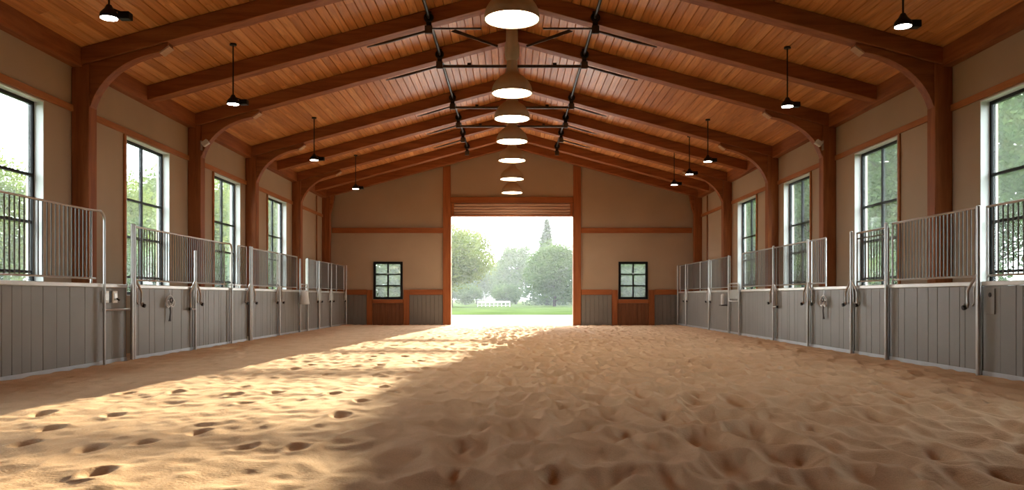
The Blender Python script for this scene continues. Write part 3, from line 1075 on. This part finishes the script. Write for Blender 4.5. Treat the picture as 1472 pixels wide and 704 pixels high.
r = thing('hanging_bucket', 'white bucket hanging in front of the left stall row', 'bucket', (-(TX - 0.17), 0.768 * D, H(-8)))
MB().lathe([(0.0001, 0.0), (0.13, 0.0), (0.15, 0.02), (0.105, 0.36), (0.10, 0.38), (0.09, 0.38), (0.13, 0.03), (0.0001, 0.03)], 24).build('body', M['white'], r, smooth=True)
MB().tube([(-0.1, 0, 0.37), (-0.09, 0, 0.46), (0.0, 0, 0.5), (0.08, 0, 0.46), (0.1, 0, 0.37)], 0.008, 8).build('handle', M['steel'], r, smooth=True)
MB().tube([(-0.128, 0, 0.42), (-0.09, 0, 0.47)], 0.008, 8).build('wall_hook', M['iron'], r, smooth=True)

r = thing('soap_dispenser', 'white cylinder dispenser on a small dark shelf, right stall row', 'dispenser', (PX - 0.014, 0.772 * D, H(-9.5)))
MB().box(-0.17, 0.0, -0.16, 0.12, 0.0, 0.03).build('shelf', M['iron'], r, bevel=0.005)
MB().lathe([(0.06, 0.031), (0.065, 0.05), (0.065, 0.30), (0.05, 0.33), (0.02, 0.34)], 20, (-0.085, 0, 0)).build('cylinder', M['white'], r, smooth=True)

for sx, a, b, side in ((-1, 0.7775, 0.8015, 'left'), (1, 0.7255, 0.7555, 'right')):
    L_ = (b - a) * D
    r = thing('gate_frame', 'small pale steel gate frame with a plate above the narrow %s panel' % side, 'gate', (sx * (TX - 0.0), a * D, H(-4)))
    t_, z0 = 0.018, H(14.5) - H(-4)
    MB().tube([(0, 0.0, 0.0), (0, 0.0, z0 - 0.04), (0, 0.03, z0), (0, L_ - 0.03, z0), (0, L_, z0 - 0.04), (0, L_, 0.0), (0, L_ * 0.5, -0.01)], t_, 8, True).build('frame', M['cap'], r, smooth=True)
    MB().box(-0.008, 0.008, 0.03, L_ - 0.03, 0.06, 0.30).build('plate', M['white'] if sx < 0 else M['steel'], r, bevel=0.004)
    MB().tube([(0, 0.01, 0.40), (0, L_ - 0.01, 0.40)], 0.012, 8).build('rail', M['steel'], r, smooth=True)
r = thing('shelf_bracket', 'small pale shelf bracket above the short left panel', 'shelf', (-(PX + 0.0), 0.588 * D, CAP1 + 0.001))
MB().box(-0.05, 0.10, 0.0, 0.42, 0.05, 0.075).build('shelf', M['cap'], r, bevel=0.004)
for y in (0.04, 0.36):
    MB().box(-0.01, 0.03, y, y + 0.025, 0.0, 0.0495).build('leg', M['steel'], r)

# ------------------------------------------------------------------ outside
structure(MB().box(-7.29, 7.29, D + 0.225, 46.49, -0.3, -0.002).build('driveway', M['concrete']))
structure(lattice([-160, -7.3, 7.3, 160], [-60, Y0 - 0.26, D + 0.22, 46.5, 330], [-0.6, -0.02],
                  lambda i, j, k_: not (i == 1 and j in (1, 2))).build('lawn', M['grass']))


def tree_meshes(name, seed, hgt, crown_r, crown_z0, leafm, n_blob, per, lsize, fir=False):
    rr = random.Random(seed)
    tb = MB()
    tb.tube([(0, 0, -0.1), (0.05, 0.02, crown_z0 * 0.6), (0.0, 0.05, crown_z0 + 0.3 * (hgt - crown_z0)), (0.05, 0, hgt * 0.85)], [hgt * 0.032, hgt * 0.024, hgt * 0.017, 0.03], 10)
    lb = MB()
    blobs = []
    for i in range(n_blob):
        if fir:
            t = (i + 0.5) / n_blob
            z = crown_z0 + t * (hgt - crown_z0)
            R_ = crown_r * (1 - t) ** 0.9
            w = i * 2.4
            q = rr.uniform(0.35, 0.95) * R_
            blobs.append((q * math.cos(w), q * math.sin(w), z - 0.1 * q, max(0.16, 0.38 * R_), 0.6))
        else:
            while True:
                p = Vector((rr.uniform(-1, 1), rr.uniform(-1, 1), rr.uniform(-1, 1)))
                if 0.45 < p.length < 1.0:
                    break
            hz = (hgt - crown_z0) / 2
            k_ = 1.0 - 0.25 * max(0, p.z)
            blobs.append((p.x * crown_r * 0.8 * k_, p.y * crown_r * 0.8 * k_, crown_z0 + hz + p.z * hz * 0.82, crown_r * rr.uniform(0.22, 0.36), 0.75))
    for i, (bx, by, bz, br, fl) in enumerate(blobs):
        if not fir and i % 3 == 0:
            zz = max(crown_z0 * 0.75, bz - 0.45 * math.hypot(bx, by) - 0.2)
            zz = min(zz, hgt * 0.75)
            tb.tube([(0.0, 0.03, zz), (bx * 0.5, by * 0.5, zz + (bz - zz) * 0.4), (bx, by, bz)], [hgt * 0.010, hgt * 0.006, 0.02], 6)
        for _ in range(per):
            d = Vector((rr.gauss(0, 1), rr.gauss(0, 1), rr.gauss(0, 1)))
            d.normalize()
            d *= br * rr.uniform(0.55, 1.08)
            c = Vector((bx + d.x, by + d.y, bz + d.z * fl))
            a = Vector((rr.gauss(0, 1), rr.gauss(0, 1), rr.gauss(0, 0.6))).normalized()
            b_ = a.cross(Vector((rr.gauss(0, 1), rr.gauss(0, 1), rr.gauss(0, 1)))).normalized()
            l = lsize * rr.uniform(0.6, 1.3)
            lb.v += [tuple(c - a * l * 0.5), tuple(c + b_ * l * 0.28), tuple(c + a * l * 0.5), tuple(c - b_ * l * 0.28)]
            n0 = len(lb.v) - 4
            lb.f.append((n0, n0 + 1, n0 + 2, n0 + 3))
    tm = tb.mesh(name + '_trunk', M['bark'], True)
    lm = bpy.data.meshes.new(name + '_crown')
    lm.from_pydata(lb.v, [], lb.f)
    lm.materials.append(M[leafm])
    return tm, lm


T = {'round': tree_meshes('round', 3, 9.0, 5.2, 1.9, 'leaf_a', 150, 170, 0.30),
     'broad': tree_meshes('broad', 5, 9.0, 4.2, 0.1, 'leaf_b', 140, 170, 0.30),
     'wild': tree_meshes('wild', 9, 9.0, 3.6, 0.8, 'leaf_a', 110, 170, 0.28),
     'tall': tree_meshes('tall', 31, 17.3, 3.1, 11.2, 'leaf_b', 130, 260, 0.34),
     'grove': tree_meshes('grove', 33, 13.0, 5.0, 0.4, 'leaf_b', 320, 230, 0.17),
     'thin': tree_meshes('thin', 37, 8.0, 4.0, 0.4, 'leaf_a', 220, 200, 0.17),
     'fir': tree_meshes('fir', 13, 11.5, 2.9, 0.3, 'leaf_c', 190, 100, 0.3, True),
     'bush': tree_meshes('bush', 21, 3.0, 2.4, 0.05, 'leaf_b', 60, 150, 0.22)}


def tree(kind, x, y, sc, rot, label, cat='tree', name=None, sz=None):
    nm_ = name or {'round': 'broadleaf_tree', 'broad': 'dense_tree', 'wild': 'leafy_tree', 'fir': 'fir_tree', 'bush': 'garden_bush', 'tall': 'sun_edge_tree', 'grove': 'shade_tree', 'thin': 'orchard_tree'}[kind]
    r = thing(nm_, label, cat, (x, y, -0.02))
    r.rotation_euler = (0, 0, rot)
    r.scale = (sc, sc, sz or sc)
    for n_, me in zip(('trunk', 'crown'), T[kind]):
        o = bpy.data.objects.new(n_, me)
        COL.objects.link(o)
        o.parent = r


tree('round', -6.6, 86, 1.0, 0.4, 'spreading pale green tree at the left of the open doorway')
tree('broad', 0.6, 124, 1.0, 1.0, 'hazy tree in the middle distance, centred in the doorway', sz=1.08)
tree('broad', -5.6, 128, 0.75, 2.0, 'low hazy tree behind the white fence, seen through the doorway')
tree('broad', 4.9, 92, 0.86, 2.6, 'dense green tree at the right of the open doorway')
tree('wild', 12.2, 88, 1.0, 0.2, 'leafy tree cut by the right jamb of the doorway')
tree('broad', -2.4, 140, 0.8, 0.7, 'low hazy tree between the two tallest crowns in the doorway')
tree('broad', -11.5, 138, 0.85, 1.7, 'hazy tree behind the spreading tree in the doorway')
tree('bush', -0.8, 109, 1.0, 0.7, 'low bush under the middle of the tree line', 'bush')
tree('bush', 8.4, 101, 1.0, 1.7, 'low bush at the foot of the trees by the right jamb', 'bush')
tree('bush', -6.5, 112, 1.0, 2.7, 'low bush beyond the spreading tree', 'bush')
tree('fir', 4.6, 106, 1.12, 0.2, 'fir rising behind the dense green tree in the doorway', sz=0.98)
tree('fir', 9.8, 111.5, 1.1, 1.2, 'tall fir partly hidden by the right jamb of the doorway')
# beyond the left windows
SIDE_T = [('thin', -19, 28, 0.82, 'tree outside the nearest left window'),
          ('thin', -21, 40, 1.0, 'tree outside the second left window'),
          ('thin', -22, 52, 1.25, 'tree outside the third left window'),
          ('thin', -22, 66, 1.5, 'tree outside the fourth left window'),
          ('grove', -28, 84, 1.1, 'tree far outside the left windows'),
          ('grove', 17.5, 21, 1.0, 'big tree outside the nearest right window'),
          ('grove', 18, 33, 1.05, 'big tree outside the second right window'),
          ('grove', 19, 46, 1.1, 'big tree outside the third right window'),
          ('grove', 19, 60, 1.15, 'big tree outside the fourth right window'),
          ('grove', 23, 72.5, 1.2, 'big tree far outside the right windows'),
          ('bush', -13, 27, 1.0, 'bush below the nearest left window'),
          ('bush', -13, 38, 1.1, 'bush below the second left window'),
          ('bush', -14, 50, 1.1, 'bush below the third left window'),
          ('bush', 10.2, 19.5, 0.8, 'bush below the nearest right window'),
          ('bush', 10.4, 26.4, 0.85, 'bush below the second right window'),
          ('bush', 11.0, 39.4, 1.0, 'bush below the third right window'),
          ('bush', 13.2, 52, 1.2, 'bush below the fourth right window'),
          ('bush', -5.2, 33.4, 1.05, 'bush behind the small left end window'),
          ('bush', 5.3, 33.4, 1.05, 'bush behind the small right end window'),
          ('bush', -14.5, 61, 1.0, 'bush below the fourth left window')]
for i, (kd, x, y, sc, lab) in enumerate(SIDE_T):
    tree(kd, x, y, sc, i * 1.3, 'green ' + lab, 'tree' if kd != 'bush' else 'bush')

tree('tall', 10.9, 105, 1.0, 2.2, 'added unseen tall tree that trims the right edge of the sunlit sand')  # added out of view, crown placed to clip the sun patch on its right
gw = thing('shadow_bar_frame', 'added unseen timber frame whose four bars cast shadow bands on the sand', 'shadow frame', (2.8, 80, -0.02))  # added out of view: its bars throw the dark bands across the sun patch
for x in (-14.2, 14.2):
    MB().box(x - 0.15, x + 0.15, -0.15, 0.15, 0, 12).build('shadow_frame_post', M['timber_y'], gw)
for z in (9.27, 9.86, 10.5, 11.3):
    MB().box(-14.04, 14.04, -0.06, 0.06, z - 0.075, z + 0.075).build('shadow_bar', M['timber_x'], gw)

# low white fence on the lawn
r = thing('white_fence', 'low white slatted fence on the lawn beyond the doorway', 'fence', (-3.9, 90, -0.02))
MB().box(0, 3.7, -0.05, 0.05, 0.42, 0.62).build('top_board', M['white'], r, bevel=0.01)
MB().box(0, 3.7, -0.03, 0.03, 0.14, 0.19).build('bottom_board', M['white'], r)
for i in range(9):
    MB().box(0.02 + i * 0.45, 0.08 + i * 0.45, -0.028, 0.028, 0.0, 0.419).build('picket', M['white'], r)

# morning haze over the park
hm = bpy.data.materials.new('haze')
hm.use_nodes = True
hm.node_tree.nodes.clear()
ho = N(hm.node_tree, 'ShaderNodeOutputMaterial')
hv = N(hm.node_tree, 'ShaderNodeVolumeScatter')
hv.inputs['Color'].default_value = (0.93, 0.97, 1.0, 1)
hv.inputs['Density'].default_value = 0.0017
hv.inputs['Anisotropy'].default_value = 0.0
hm.node_tree.links.new(hv.outputs[0], ho.inputs['Volume'])
hz = MB().box(-70, 70, 50, 200, -0.015, 17).build('haze', hm)
hz['kind'] = 'structure'
hz['label'] = 'pale morning haze over the park beyond the doorway'
hz['category'] = 'haze'

# ------------------------------------------------------------------ light
w = bpy.data.worlds.new('sky')
SC.world = w
w.use_nodes = True
bg = w.node_tree.nodes['Background']
bg.inputs['Color'].default_value = (0.93, 0.97, 1.0, 1)
bg.inputs['Strength'].default_value = 10.5

sl = bpy.data.lights.new('sun', 'SUN')
sl.energy = 25.0
sl.color = (1.0, 0.80, 0.50)
sl.angle = math.radians(0.18)
so = bpy.data.objects.new('sun', sl)
COL.objects.link(so)
so.location = (10, 60, 30)
tx, tz = 0.095, 0.152
so.rotation_euler = Vector((-tx, -1.0, -tz)).to_track_quat('-Z', 'Y').to_euler()

# ------------------------------------------------------------------ camera
cd = bpy.data.cameras.new('camera')
cd.sensor_width = 36
cd.lens = (D / U) / 1472 * 36
cd.shift_y = (427 - 352) / 1472
cd.clip_end = 600
cam = bpy.data.objects.new('camera', cd)
COL.objects.link(cam)
cam.location = (0, 0, CZ)
cam.rotation_euler = (PI / 2, 0, 0)
SC.camera = cam

vs = SC.view_settings
vs.view_transform = 'Standard'
vs.look = 'None'
vs.exposure = 0.0
vs.gamma = 1.0
vs.use_curve_mapping = False
